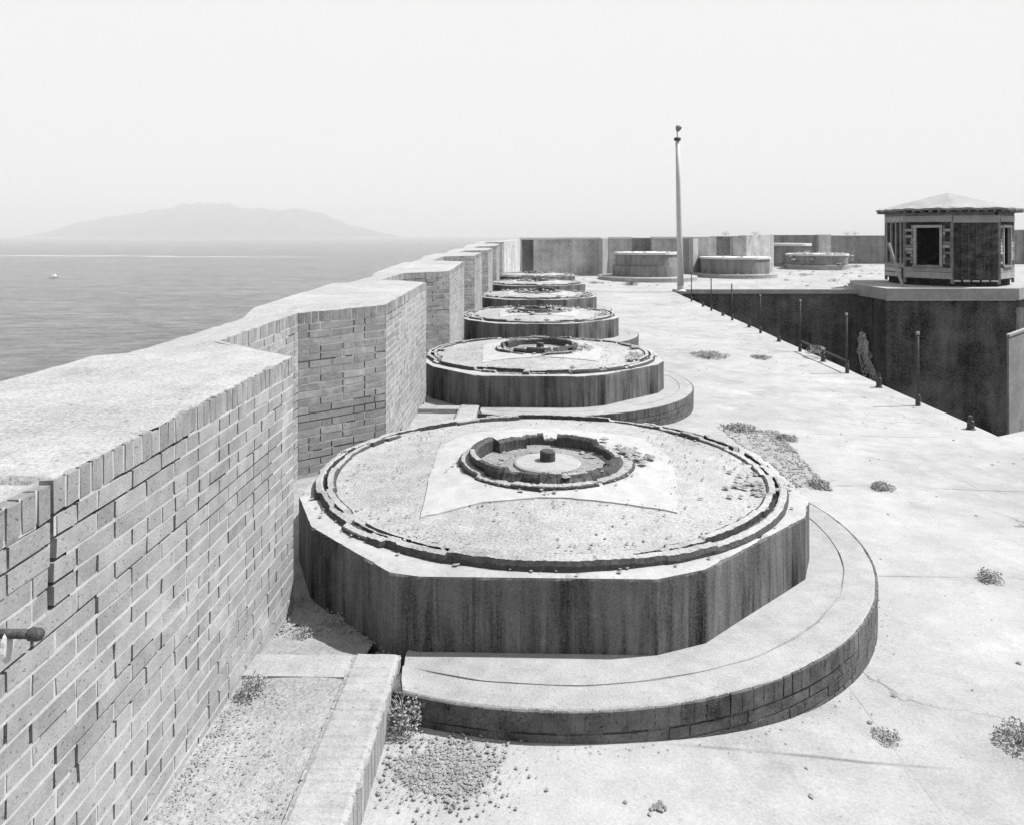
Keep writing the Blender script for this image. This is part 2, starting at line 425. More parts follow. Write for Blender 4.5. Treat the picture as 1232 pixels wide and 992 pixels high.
# ---------------------------------------------------------------- gun platforms
AP, CUT = 1.81, .15
def octagon(ap, cut):
    s = ap*math.tan(PI/8); pts = []
    for k in range(8):
        th = k*PI/4-PI/2; n = Vector((math.cos(th), math.sin(th))); t = Vector((-n.y, n.x))
        pts += [n*ap-t*(s-cut), n*ap+t*(s-cut)]
    return pts
GZ = .557-.15
OUT = [(-.73, -1.81), (.55, -1.81), (.84, -1.68), (1.67, -.87), (1.81, -.55), (1.81, .55), (1.67, .87), (.84, 1.68), (.55, 1.81), (-.73, 1.81), (-.90, 1.764), (-1.52, 1.12), (-1.765, .57), (-1.765, -.57), (-1.52, -1.12), (-.90, -1.764)]
def chunks(seed, n, wear):
    """a ring broken into pieces: each piece has its own tilt, shift and wear"""
    r = random.Random(seed); cuts = sorted(r.uniform(0, 2*PI) for _ in range(n))
    val = [(r.gauss(0, .012), r.gauss(0, .008), 1 if r.random() < .74/wear**.6 else r.uniform(.12, .6)) for _ in range(n+1)]
    def look(th):
        i = sum(1 for c in cuts if c <= th)
        return val[i % n]
    return look
def disc_parts(root, seed, wear=1.0):
    # curb and slab
    mb = MB()
    mb.lathe([(0, .0), (1.0, .0), (1.6, .0), (1.85, .0), (2.0, .0), (2.094, -.001), (2.096, -.012), (2.104, -.012), (2.106, -.001), (2.2, .0), (2.285, -.003), (2.298, -.014), (2.298, -.05)], 260,
        jit=lambda th, i: (.010*nz(math.cos(th)*9, math.sin(th)*9, i*.2)*(i > 4), .004*nz(math.cos(th)*i, math.sin(th)*i, 3)+(.010*min(1, max(0, .1+1.5*nz(math.cos(th)*4, math.sin(th)*4, 9))) if i in (6, 7) else 0)))
    mb.v = [(max(x, -.8), y, z if x > -.8 else -.2) for x, y, z in mb.v]
    mb.build('slab', 'slab', root, False)
    mb = MB(); th = math.radians(-112); r = random.Random(seed)
    while th < math.radians(112):
        w = .058/2.31; a0, a1 = th, th+w
        def bk(a0, a1, r0, r1, z0, z1, m, t, j=.0014):
            q = lambda: r.uniform(-j, j)
            f = lambda a, rr, z: (rr*math.cos(a)+q(), rr*math.sin(a)+q(), z+q())
            mb.hexa([f(a0, r0, z0), f(a0, r1, z0), f(a1, r1, z0), f(a1, r0, z0), f(a0, r0, z1), f(a0, r1, z1), f(a1, r1, z1), f(a1, r0, z1)], m, t)
        bk(a0, a1, 2.15, 2.31, -.105, -.009, 0, r.random())
        bk(a1-.0004, a1+.0048, 2.15, 2.3085-(.008 if r.random() < .25 else 0), -.105, -.011, 1, .5, 0)
        th = a1+.0044
    z = -.107
    for c in range(4):
        th = math.radians(-112)-.02*c
        while th < math.radians(112):
            w = (.21 if r.random() < .7 else .10)/2.31
            bk(th, th+w*.5, 2.11, 2.308, z-.060, z-.010, 0, r.random()); bk(th+w*.5, th+w, 2.11, 2.308, z-.060, z-.010, 0, r.random())
            bk(th+w, th+w+.0046, 2.11, 2.3065-(.006 if r.random() < .3 else 0), z-.06, z-.010, 1, .5, 0)
            bk(th, th+w+.0046, 2.11, 2.306-(.006 if r.random() < .3 else 0), z-.011, z+.001, 1, .5, 0)
            th += w+.0046
        z -= .061
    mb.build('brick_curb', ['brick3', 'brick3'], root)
    # octagonal base with trimmed corners
    oc = [Vector(p) for p in OUT]; mb = MB(); N = len(oc)
    def chip(s_, i):
        e = (oc[(i+1) % N]-oc[i]).length*s_
        if s_ in (0, 1): return .004
        return .0015+.03*max(0, nz(e*7, i*5.1, seed)-.22)+.012*max(0, nz(e*23, i*3.7, seed+1)-.1)
    for i in range(N):
        a, b = oc[i], oc[(i+1) % N]
        def wf(s_, t):
            p = a+(b-a)*s_; c = chip(s_, i) if t == 1 else 0
            return (p.x*(1-c), p.y*(1-c), -.14+(GZ+.14)*(t if t < 1 else 1)-c*.8 if t == 1 else -.14+(GZ+.125)*t/.75)
        mb.grid(max(2, int((b-a).length/.03)), 4, lambda s_, t: wf(s_, (0, .35, .6, .75, 1)[round(t*4)]))
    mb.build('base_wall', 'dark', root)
    mb = MB()
    for i in range(N):
        a, b = oc[i], oc[(i+1) % N]
        m = max(2, int((b-a).length/.03))
        def fn(s, t):
            p = a+(b-a)*s; q = p.normalized()*1.70; c = chip(s, i)
            w = p*(1-c)+(q-p*(1-c))*t
            return (w.x, w.y, GZ+.006*nz(w.x*5, w.y*5, seed)*(t > 0)-(c*.8 if t == 0 else 0)+.002*(t > 0))
        mb.grid(m, 4, fn)
    mb.build('rim', 'rim', root, False)
    # broken iron traverse ring
    prof = [(1.748, -.02), (1.750, .020), (1.738, .046), (1.70, .054), (1.688, .050), (1.684, .012), (1.664, .012), (1.658, .050), (1.615, .052), (1.60, .046), (1.585, -.03)]
    outer_c, inner_c = chunks(seed, 34, wear), chunks(seed+1, 42, wear)
    def jit(th, i):
        x, y = math.cos(th), math.sin(th)
        dr, dz, k = (outer_c if i < 6 else inner_c)(th)
        end = i in (0, len(prof)-1)
        return (dr+.004*nz(x*45, y*45, i+seed), 0 if end else (k-1)*prof[i][1]+dz+.006*nz(x*30, y*30, i*.4)+.004*nz(x*90, y*90, i))
    mb = MB(); mb.lathe([(a, b+GZ) for a, b in prof], 720 if seed < 20 else 300, jit=jit)
    for k in range(len(mb.m)):
        i = k % 10; mb.m[k] = 0 if i in (0, 1, 4, 5, 6, 9, 8) else 1
    mb.build('traverse_ring', ['iron', 'crust'], root, False)
    # infill, gently domed
    dome = lambda x, y: GZ+.012+.088*max(0, 1-(x*x+y*y)/(1.6**2))
    surf = lambda x, y: dome(x, y)+.006*nz(x*7, y*7, seed)+.010*nz(x*2, y*2, seed)
    mb = MB()
    def fn(a, b):
        th = 2*PI*(a if a < 1 else 0); r_ = .56+1.06*b; x, y = r_*math.cos(th), r_*math.sin(th)
        return (x, y, surf(x, y)+.02*sstep(.85, 1, b))
    mb.grid(160, 40, fn); mb.build('infill', 'gritty', root, True)
    # smooth cement laid round the pivot
    keys = [(-.84, -1.08), (-.45, -.88), (-.03, -.78), (.42, -.84), (.83, -.97), (.93, -.35), (.98, .25), (.85, .9), (.1, 1.18), (-.68, 1.05), (-.9, .55), (-.88, -.3)]
    ring = []
    for (a, b) in zip(keys, keys[1:]+keys[:1]):
        for q in range(8):
            f = q/8; x, y = a[0]+(b[0]-a[0])*f, a[1]+(b[1]-a[1])*f
            ring.append((x+.012*nz(x*4, y*4)+.012*nz(x*17, y*17), y+.012*nz(x*4, y*4, 4)+.012*nz(x*17, y*17, 4)))
    mb = MB(); n = len(ring)
    lev = [1.0, .999, .95, .9, .85, .8, .75, .7, .65, .6]
    for li, l0 in enumerate(lev):
        for (x, y) in ring:
            l = l0+(.575/math.hypot(x, y)-l0)*(li/(len(lev)-1))**2 if li else l0
            mb.v.append((x*l, y*l, surf(x*l, y*l)+((.010 if y < -.4 else .004) if li else -.02)))
    for li in range(len(lev)-1):
        for i in range(n):
            mb.f.append((li*n+i, li*n+(i+1) % n, (li+1)*n+(i+1) % n, (li+1)*n+i)); mb.m.append(0); mb.t.append(.5)
    mb.build('cement_patch', 'cement', root, False)
    # pivot ring, plate, pin
    z0 = GZ+.095
    prof2 = [(.672, -.03), (.668, .012), (.652, .022), (.60, .020), (.582, .016), (.578, .055), (.565, .078), (.53, .080), (.512, .062), (.500, -.075)]
    pv_o, pv_i = chunks(seed+2, 17, wear*1.3), chunks(seed+3, 15, wear*1.3)
    def jit2(th, i):
        x, y = math.cos(th), math.sin(th); dr, dz, k = (pv_o if i < 5 else pv_i)(th)
        return (dr*1.6+.006*nz(x*22, y*22, i), ((k-1)*prof2[i][1]+dz*1.5+.007*nz(x*17, y*17, i*.5)+.005*nz(x*50, y*50, i))*(0 < i < 9))
    mb = MB(); mb.lathe([(a, b+z0) for a, b in prof2], 360 if seed < 20 else 160, jit=jit2)
    for k in range(len(mb.m)): mb.m[k] = 1 if (k % 9) in (2, 3) or ((k % 9) == 6 and (k//9) % 90 < 30) else 0
    mb.build('pivot_ring', ['iron', 'crust'], root)
    mb = MB()
    mb.lathe([(.53, z0-.012), (.47, z0-.030), (.40, z0-.034), (.30, z0-.024), (.0, z0-.02)], 72, jit=lambda th, i: (0, .006*nz(math.cos(th)*4*i, math.sin(th)*4*i, seed)))
    mb.build('pivot_floor', 'base3', root, True)
    mb = MB(); mb.lathe([(.262, z0-.05), (.258, z0-.008), (.242, z0+.0), (.09, z0+.010), (.0, z0+.010)], 64)
    mb.build('pivot_plate', 'slab', root)
    mb = MB(); mb.lathe([(.060, z0-.02), (.059, z0+.078), (.050, z0+.088), (.0, z0+.090)], 24)
    mb.build('pivot_pin', 'iron', root)
    # loose grit and flakes
    mb = MB()
    for _ in range(1900 if seed < 20 else 500):
        a = rnd.uniform(0, 2*PI); rr = rnd.uniform(.72, 1.6) if rnd.random() < .75 else rnd.uniform(1.45, 1.62); x, y = rr*math.cos(a), rr*math.sin(a)
        if abs(x) < .86 and y > -.85 and rnd.random() < .93: continue
        if nz(x*2.1, y*2.1, seed+1) < -.05 and rnd.random() < .7: continue
        mb.stone((x, y, dome(x, y)+.012), rnd.choice((.003, .004, .005, .006, .007, .011)))
    for _ in range(260):
        a = rnd.uniform(0, 2*PI); rr = rnd.choice((rnd.uniform(1.56, 1.66), rnd.uniform(1.70, 1.79), rnd.uniform(.6, .74))); x, y = rr*math.cos(a), rr*math.sin(a)
        mb.stone((x, y, dome(x, y)+.02 if rr < 1.6 else GZ+.012), rnd.uniform(.006, .02), flat=.45)
    for _ in range(int(34*(wear-1)*2)):
        a = rnd.uniform(0, 2*PI); rr = rnd.choice((rnd.uniform(.3, .8), rnd.uniform(1.5, 1.7))); x, y = rr*math.cos(a), rr*math.sin(a); mb.stone((x, y, dome(x, y)+.03), rnd.uniform(.03, .09), flat=.6)
    for _ in range(90):
        a = rnd.uniform(0, 2*PI); rr = rnd.uniform(.27, .50); x, y = rr*math.cos(a), rr*math.sin(a); mb.stone((x, y, z0-.028), .006+.035*rnd.random()**3, flat=.5)
    for _ in range(22):
        a = rnd.uniform(0, 2*PI); rr = rnd.uniform(.54, .66); x, y = rr*math.cos(a), rr*math.sin(a); mb.stone((x, y, dome(x, y)+(.06 if rr < .58 else .02)), rnd.uniform(.015, .045), flat=.4)
    for _ in range(26):
        a = rnd.gauss(.25, .25); rr = rnd.uniform(.64, .82); x, y = rr*math.cos(a), rr*math.sin(a); mb.stone((x, y, dome(x, y)+.03), rnd.uniform(.02, .045), flat=.5)
    for _ in range(40):
        a = rnd.gauss(-.25, .12); rr = rnd.gauss(1.52, .09); x, y = rr*math.cos(a), rr*math.sin(a); mb.stone((x, y, dome(x, y)+.02), rnd.uniform(.015, .04), flat=.5)
    tag(mb.build('rubble', 'stone', root), kind='stuff')

GG = 'circular gun platforms in a row along the parapet'
disc_labels = ['large octagonal gun platform filling the foreground, gravelly top with a pivot in the middle',
  'second gun platform from the camera, dark streaked base right behind the foreground one',
  'third gun platform from the camera, its pivot ring a low crumbled rim',
  'fourth gun platform from the camera, partly hidden by the wall on its left',
  'fifth gun platform from the camera, only a thin slice of base showing',
  'farthest gun platform of the row, just before the end wall']
def disc_loc(k): return row(.115, 5.95+5.93*k, .15)
g0 = empty('gun_platform', disc_loc(0), -ANG, disc_labels[0], 'gun platform', GG)
disc_parts(g0, 11)
UPPER = ('base_wall', 'rim', 'traverse_ring', 'infill', 'cement_patch', 'pivot_ring', 'pivot_floor', 'pivot_plate', 'rubble')
kids = [o for o in COL.objects if o.parent == g0]
for k in range(1, 6):
    r = empty('gun_platform', disc_loc(k), -ANG, disc_labels[k], 'gun platform', GG)
    disc_parts(r, 11+k*7, (1.0, 1.2, 1.9, 2.3, 1.6, 2.8)[k])
# ---------------------------------------------------------------- far end of the roof
def wx(px, Y): return (px-CX)/F*Y
def prism_wall(mb, a, b, z0, z1, th=.5, za=None, m=0):
    """a straight piece of wall with thickness behind its visible face"""
    a = Vector(a); b = Vector(b); d = (b-a).normalized(); n = Vector((d.y, -d.x))
    c, e = b-n*th, a-n*th; za = z1 if za is None else za
    mb.hexa([(a.x, a.y, z0), (b.x, b.y, z0), (c.x, c.y, z0), (e.x, e.y, z0), (a.x, a.y, za), (b.x, b.y, z1), (c.x, c.y, z1), (e.x, e.y, za)], m)
YF = 47.
fw = empty('end_wall', (0, YF, 0), 0, 'brick parapet closing the far end of the roof behind the lamp post', 'wall')
FO = Vector((0, YF, 0))
def piece(name, a, b, z0, z1, th=.5, za=None, mat='far', par=None, off=None):
    mb = MB(); prism_wall(mb, a, b, z0, z1, th, za); return local(mb, off or FO).build(name, mat, par or fw)
X = lambda px, Y=YF: wx(px, Y)
piece('angled_wall', (X(597, 38), 38), (X(628, 47.6), 47.6), -.3, 2.12, za=2.06)
piece('recess', (X(628, 47.6), 48.0), (X(643, 47.3), 48.0), -.3, 2.11, mat='fardark')  # shade of the recess painted as darker brick
piece('wall_panel', (X(642), YF), (X(760), YF), -.3, 2.22, za=2.12)
piece('recess', (X(759), YF+.8), (X(786), YF+.8), -.3, 2.22, mat='fardark')  # darker brick stands in for the shade in this recess
piece('wall_panel', (X(785), YF), (X(862), YF), -.3, 2.31, za=2.22)
piece('recess', (X(861), YF+.9), (X(884), YF+.9), -.3, 2.32, mat='fardark')  # recess shade put into the brick colour here too
piece('wall_panel', (X(882), YF), (X(898), YF), -.3, 2.38, za=2.33)
piece('angled_wall', (X(898), YF), (X(931, 49.5), 49.5), -.3, 2.44, za=2.38)
for a, b, m in ((625, 670, 0), (670, 722, 0), (733, 760, 0), (785, 832, 0)):
    mb = MB(); mb.box(X(a), X(b), YF-.04, YF+.54, 2.12+(a-640)/24000*9, 2.24+(a-640)/24000*9)
    local(mb, FO).build('coping', 'white', fw)
for a, b in ((725, 731.5), (834, 840)):
    mb = MB(); prism_wall(mb, (X(a, YF-.6), YF-.6), (X(b, YF-.15), YF-.15), -.3, 2.2, .3); local(mb, FO).build('pilaster', 'rim', fw)
bw = empty('rear_wall', (30, 60, 0), 0, 'long darker brick wall across the back of the roof behind the wooden hut', 'wall')
BO = Vector((30, 60, 0))
piece('wall_panel', (wx(900, 60), 60), (wx(985, 60), 60), -.3, 2.40, par=bw, off=BO, mat='fardark')
piece('pilaster', (wx(985, 59.7), 59.7), (wx(1000, 59.9), 59.9), -.3, 2.43, par=bw, off=BO, mat='far')
piece('wall_panel', (wx(1000, 60), 60), (wx(1150, 60), 60), -.3, 2.36, par=bw, off=BO, mat='fardark')
piece('wall_panel', (wx(1150, 59), 59), (60, 59), -.3, 2.80, par=bw, off=BO, mat='fardark')
def octa(mb, ap, z0, z1, m=0, mtop=None, cut=.15, jit=0):
    oc = octagon(ap, cut); N = len(oc)
    for i in range(N):
        a, b = oc[i], oc[(i+1) % N]
        mb.poly([(a.x, a.y, z0), (b.x, b.y, z0), (b.x, b.y, z1), (a.x, a.y, z1)], m)
    mb.poly([(p.x, p.y, z1) for p in oc], m if mtop is None else mtop)
def far_platform(px, Y, tiers, base, rz, label, z0=0, rub=0):
    o = empty('far_gun_platform', (wx(px, Y), Y, z0), rz, label, 'gun platform', 'gun platforms by the end wall')
    mb = MB(); mb.lathe([(base, -.25), (base, .10), (base-.03, .13), (0, .13)], 48); mb.build('slab', 'slab', o)
    for ap, a, b in tiers:
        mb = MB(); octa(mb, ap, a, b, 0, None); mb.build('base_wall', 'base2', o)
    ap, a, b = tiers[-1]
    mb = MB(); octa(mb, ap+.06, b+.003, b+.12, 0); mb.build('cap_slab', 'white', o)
    if rub:
        mb = MB()
        for _ in range(rub):
            th = rnd.uniform(0, 2*PI); rr = ap*rnd.uniform(.6, 1.2); mb.stone((rr*math.cos(th), rr*math.sin(th), b+.12 if rr < ap else (rnd.uniform(.1, b) if rub > 50 else .15)), rnd.uniform(.08, .22) if rub > 50 else rnd.uniform(.05, .13), flat=.5)
        tag(mb.build('rubble', 'stone', o), kind='stuff')
far_platform(779, 43.2, [(1.88, .1, .70), (1.72, .70, 1.32)], 2.75, .05, 'tall two-tiered gun platform behind the lamp post', 0, 26)
far_platform(883, 46.2, [(1.95, .1, .98)], 2.5, -.1, 'low octagonal gun platform in front of the dark wall recess, right of the lamp post', 0, 26)
far_platform(983, 52, [(1.9, .0, .72)], 2.1, .3, 'crumbling gun platform edged with rubble, left of the hut', .3, 90)
cb = empty('concrete_block', (wx(948, 56), 56, 0), 0, 'flat topped concrete block behind the crumbling gun platform', 'block')
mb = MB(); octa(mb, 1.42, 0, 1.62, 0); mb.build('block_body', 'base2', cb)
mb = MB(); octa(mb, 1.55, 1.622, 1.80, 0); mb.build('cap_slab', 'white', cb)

# ---------------------------------------------------------------- lamp post
lp = empty('lamp_post', (7.72, 35.15, deck_z(7.72, 35.15)), 0, 'tall pale leaning lamp post standing at the corner of the courtyard', 'lamp post')
zb = -lp.location.z
mb = MB(); mb.tube([(0, 0, -.1), (-.055, 0, 2.5), (-.108, 0, 5.0), (-.15, 0, 6.95)], [.15, .127, .105, .085], 20); mb.build('pole', 'paint', lp, True)
mb = MB(); mb.lathe([(.0, 0), (.24, 0), (.25, .06), (.16, .12), (.15, .3)], 20); mb.build('base_plate', 'paint', lp)
mb = MB(); mb.lathe([(.06, 6.90), (.15, 6.93), (.165, 7.0), (.14, 7.05), (.05, 7.08), (.0, 7.08)], 18); c = mb.build('collar', 'iron', lp); c.location = (-.15, 0, 0)
mb = MB(); mb.tube([(-.15, 0, 7.05), (-.155, 0, 7.4)], .03, 8)
mb.build('lamp_stem', 'paint', lp)
mb = MB(); mb.lathe([(0, 0), (.06, .02), (.11, .1), (.14, .2), (.145, .24), (.1, .28), (.0, .31)], 18); c = mb.build('lamp_head', 'stone', lp, True); c.location = (-.16, 0, 7.33); c.rotation_euler = (.25, .3, 0)

# ---------------------------------------------------------------- railing remains along the courtyard edge
tall = [(1107, 488, 400), (1021.6, 449, 377.5), (960.6, 423, 361), (917, 401, 355), (885, 385.5, 342), (857, 374, 335), (836, 363, 326)]
words = ['nearest', 'second nearest', 'third nearest', 'fourth nearest', 'fifth nearest', 'sixth nearest', 'farthest']
for i, (px, yb, yt) in enumerate(tall):
    p = at(px, yb); p.x = edge_x(p.y)-.17; p.z = deck_z(p.x, p.y); h = (yb-yt)/F*p.y
    o = empty('railing_post', p, 0, f'tall thin rusty railing post, {words[i]} of the tall ones on the roof edge', 'post', 'rusty railing posts on the courtyard edge')
    lx = rnd.uniform(-.02, .02)
    mb = MB(); mb.tube([(0, 0, -.05), (lx*.4, 0, h*.5), (lx, 0, h-.03)], .019, 10); mb.build('shaft', 'iron', o, True)
    mb = MB(); mb.lathe([(.036, -.02), (.036, .14), (.03, .17), (.02, .18)], 12); mb.build('socket', 'iron', o, True)
    mb = MB(); mb.lathe([(.026, h-.035), (.024, h-.03), (.025, h+.005), (.02, h+.012), (0, h+.014)], 12); c = mb.build('post_cap', 'stone', o, True); c.location.x = lx
short = [(1168, 516, 500), (1059.5, 466, 449), (989.7, 435, 427.5), (937, 411, 402), (900, 394, 384), (869.5, 380, 374.5), (845.6, 369, 365)]
for i, (px, yb, yt) in enumerate(short):
    p = at(px, yb); p.x = edge_x(p.y)-.15; p.z = deck_z(p.x, p.y); h = max(.17, (yb-yt)/F*p.y)
    o = empty('post_stump', p, 0, f'broken off rusty post stump, {words[i]} of the stumps on the roof edge', 'post stump', 'rusty post stumps on the courtyard edge')
    mb = MB(); mb.lathe([(.045, -.03), (.045, h*.62), (.04, h*.66), (.026, h*.68), (.026, h), (0, h*.95)], 12, jit=lambda th, k: (0, .02*nz(math.cos(th)*3, math.sin(th)*3, i) if k in (3, 4) else 0)); mb.build('shaft', 'iron', o)
    mb = MB(); mb.lathe([(.062, -.02), (.060, .012), (.046, .018)], 12); mb.build('base_flange', 'iron', o)
pa, pb = at(960.6, 423), at(1021.6, 449)
mb = MB(); q = [Vector((edge_x(Y)-.15, Y, deck_z(edge_x(Y), Y)+.24-.03*f)) for f, Y in ((0, pa.y), (.5, (pa.y+pb.y)/2), (1, pb.y))]
o0 = q[0].copy(); mb.tube(q, .022, 8)
tag(local(mb, o0).build('fallen_rail', 'iron', None, True, o0), 'low rusty rail slung between two tall posts on the roof edge', 'rail')
mb = MB(); c0 = at(989, 430); c0.x = edge_x(c0.y)-.02; c0.z = deck_z(c0.x, c0.y)
for k in range(7):
    pts = []; r_ = rnd.uniform(.06, .17); ph = rnd.uniform(0, 6)
    for j in range(22):
        th = ph+j*.28; pts.append((r_*math.cos(th)*1.1-.1, r_*math.sin(th)*1.6, .16+.07*math.sin(th*1.3+k)))
    mb.tube(pts, .006, 5)
tag(mb.build('wire_tangle', 'pale', None, False, c0), 'curled tangle of old wire beside the low rail', 'wire')

# ---------------------------------------------------------------- courtyard
HC = Vector((wx(1140, 36.3), 36.3, .13))
cw = empty('courtyard_wall', (12, FAR_Y, -11), 0, 'dark shaded inner walls of the courtyard below the roof edge', 'wall')
CO = Vector((12, FAR_Y, -11))
def cface(name, a, b, z0, z1, mat='pit', nx=20):
    mb = MB(); a = Vector(a); b = Vector(b)
    mb.grid(nx, 10, lambda s, t: ((a+(b-a)*s).x, (a+(b-a)*s).y, z0+(z1-z0)*t))
    return local(mb, CO).build(name, mat, cw)
dz = lambda x, y: deck_z(x, y)-.01
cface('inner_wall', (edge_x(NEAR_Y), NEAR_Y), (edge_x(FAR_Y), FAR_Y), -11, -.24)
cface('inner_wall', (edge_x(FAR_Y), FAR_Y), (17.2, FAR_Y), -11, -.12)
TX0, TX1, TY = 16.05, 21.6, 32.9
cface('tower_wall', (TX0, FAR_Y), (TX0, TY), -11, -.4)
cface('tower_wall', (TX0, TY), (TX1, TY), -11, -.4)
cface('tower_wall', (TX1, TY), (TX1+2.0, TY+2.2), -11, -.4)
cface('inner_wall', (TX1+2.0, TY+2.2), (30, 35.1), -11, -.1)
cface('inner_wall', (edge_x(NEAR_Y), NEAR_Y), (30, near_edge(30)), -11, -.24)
mb = MB(); mb.box(edge_x(FAR_Y), TX0, FAR_Y-.06, FAR_Y+.3, -.3, -.10); local(mb, CO).build('wall_edge', 'slab', cw)
# terrace ledge under the hut
te = [(TX0-.12, FAR_Y+.4), (TX0-.05, TY-.12), (TX1+.05, TY-.12), (TX1+2.2, TY+2.1), (30, 35.0), (30, 40), (17.6, 40), (16.5, 37.2)]
mb = MB(); n = len(te)
for i in range(n):
    a, b = te[i], te[(i+1) % n]; mb.poly([(a[0], a[1], -.38), (b[0], b[1], -.38), (b[0], b[1], .12), (a[0], a[1], .12)])
mb.poly([(a, b, .12) for a, b in te]); mb.poly([(a, b, -.38) for a, b in reversed(te)])
local(mb, CO).build('terrace_ledge', 'slab', cw)
mb = MB(); mb.poly([(5, 5, -11), (31, 5, -11), (31, 37, -11), (5, 37, -11)])
tag(mb.build('courtyard_floor', 'walk'), kind='structure')
mb = MB(); prism_wall(mb, (wx(1214, 24), 24), (wx(1214, 24)+2.6, 26.6), -11, -.78, .06)
wp = empty('plastered_wall', (16.5, 25, -11), 0, 'pale plastered wall end rising inside the courtyard', 'wall')
local(mb, Vector((16.5, 25, -11))).build('wall_face', 'base3', wp)
mb = MB(); prism_wall(mb, (wx(1214, 24)-.01, 23.95), (wx(1214, 24)+2.65, 26.6), -.777, -.70, .1)
local(mb, Vector((16.5, 25, -11))).build('coping', 'slab', wp)
# dry vine on the far courtyard wall
mb = MB(); vp = Vector((TX0-.06, 34.2, -5.2))
for k in range(26):
    y0_ = rnd.gauss(0, .38); vs_ = rnd.uniform(.3, 1.25); pts = []; ln = rnd.uniform(.5, 2.1); top = 3.3-abs(y0_)*.35-.3*rnd.random()
    for j in range(9):
        f = j/8; pts.append((-.04-.16*math.sin(PI*min(1, f+.15))*rnd.uniform(.6, 1), .55+y0_*.55-(1.15*f*f*ln/2.1)*vs_+.12*nz(k*3.1, f*3), top-ln*f+.08*nz(f*5, k)))
    mb.tube(pts, [.02*(1-.6*j/8)+.004 for j in range(9)], 4)
    for j in range(16):
        p = Vector(rnd.choice(pts)); d = Vector((-rnd.uniform(0, .1), rnd.uniform(-.14, .14), rnd.uniform(-.14, .05))); s = Vector((0, rnd.uniform(-.05, .05), rnd.uniform(-.04, .04)))
        mb.poly([p, p+d*.5+s, p+d, p+d*.5-s])
tag(mb.build('dry_vine', 'white', None, False, vp), 'pale dry vine hanging on the dark courtyard wall', 'vine')

# ---------------------------------------------------------------- derelict wooden hut
hut = empty('wooden_hut', HC, 0, 'derelict eight-sided wooden hut with low roof on the courtyard terrace', 'hut')
RH, ZE = 2.62, 3.45
cam_dir = math.atan2(-HC.y, -HC.x)+math.radians(4)
SF = 2*RH*math.sin(PI/8); APH = RH*math.cos(PI/8)
def fbox(mb, i, s0, s1, z0, z1, d0, d1, t=.5, m=0, j=.0, tilt=0):
    """box on hut face i (0 left of the camera-facing corner): s along the face, z up, d outward"""
    th = cam_dir-PI/8+(i*PI/4); n = Vector((math.cos(th), math.sin(th), 0)); tt = Vector((-n.y, n.x, 0))
    q = lambda: rnd.uniform(-j, j)
    f = lambda s, z, d: n*(APH+d)+tt*(s+q())+Vector((0, 0, z+q()+tilt*s))
    mb.hexa([f(s0, z0, d0), f(s1, z0, d0), f(s1, z1, d0), f(s0, z1, d0), f(s0, z0, d1), f(s1, z0, d1), f(s1, z1, d1), f(s0, z1, d1)], m, t)
hs = SF/2
for i in range(8):
    # i = 0 front-left (window), 1 front-right (dark sheet), 2 right (window), 7 left (battens)
    win = i in (0, 2, 4); mb = MB()
    if win:
        fbox(mb, i, -hs, -.52, .25, ZE, -.1, 0, .1); fbox(mb, i, .52, hs, .25, ZE, -.1, 0, .1)
        fbox(mb, i, -.52, .52, .25, .95, -.1, 0, .1); fbox(mb, i, -.52, .52, 2.62, ZE, -.1, 0, .1)
    else: fbox(mb, i, -hs, hs, .25, ZE, -.1, 0, .1)
    mb.build('wall_panel', 'dwood', hut)
    mb = MB()                       # grey boards
    if win:
        for k in range(12):
            z = .98+k*.145
            for s in (-1, 1):
                a = .60+rnd.uniform(0, .06); b = hs-rnd.choice((.0, .02, .10, .30)) if rnd.random() < .8 else a+.1
                if b > a: fbox(mb, i, min(s*a, s*b), max(s*a, s*b), z, z+.12, .003, .03+rnd.uniform(0, .015), rnd.uniform(.1, 1), 0, .006)
        fbox(mb, i, -hs, hs, .32, .60, .003, .06, .75, 0, .008); fbox(mb, i, -hs, hs, .615, .80, .003, .06, .6, 0, .008)
    elif i == 1:
        for k in range(5): fbox(mb, i, -hs+.05+k*.4, -hs+.35+k*.4, .2, .28, .0, .05, .9, 0, .01)
    else:
        for k in range(4): fbox(mb, i, -hs+.15+k*.5, -hs+.27+k*.5, .9, 2.95, .003, .07, .5, 0, .008)
        for k in range(3): fbox(mb, i, -hs, hs-rnd.choice((0, .3)), .32+k*.22, .51+k*.22, .003, .05, rnd.uniform(.5, 1), 0, .01, rnd.uniform(-.02, .02))
    fbox(mb, i, -hs, hs, 2.86 if i != 1 else 2.82, 3.14, .004, .06, .8, 0, .01); fbox(mb, i, -hs, hs-.2*(i == 1), 3.15, 3.28, .004, .05, .35, 0, .012)
    mb.build('board_siding', 'wood', hut)
    if i == 1:
        mb = MB()
        for k in range(6): fbox(mb, i, -hs+.02+k*.325, -hs+.33+k*.325, .34, 2.80, .003, .03+.01*(k % 2), rnd.random(), 0, .004)
        for s in (-.36, .30): fbox(mb, i, s, s+.07, .34, 2.80, .03, .07, .95)
        mb.build('sheet_panel', 'dwood', hut)
    if win:
        mb = MB()
        fbox(mb, i, -.60, -.50, .9, 2.72, -.08, .07, .85); fbox(mb, i, .50, .60, .9, 2.72, -.08, .07, .8)
        fbox(mb, i, -.50, .50, 2.60, 2.72, -.08, .068, .9); fbox(mb, i, -.64, .64, .82, .91, -.08, .11, .5)
        mb.build('window_frame', 'wood', hut)
    mb = MB(); fbox(mb, i, hs-.07, hs+.05, .1, ZE, -.06, .04, .35); mb.build('corner_post', 'wood', hut)
    mb = MB()
    for k in range(6): fbox(mb, i, -hs+.1+k*.36, -hs+.2+k*.36, ZE-.16, ZE-.02, -.1, .42, .3)
    mb.build('rafter_ends', 'wood', hut)
mb = MB()
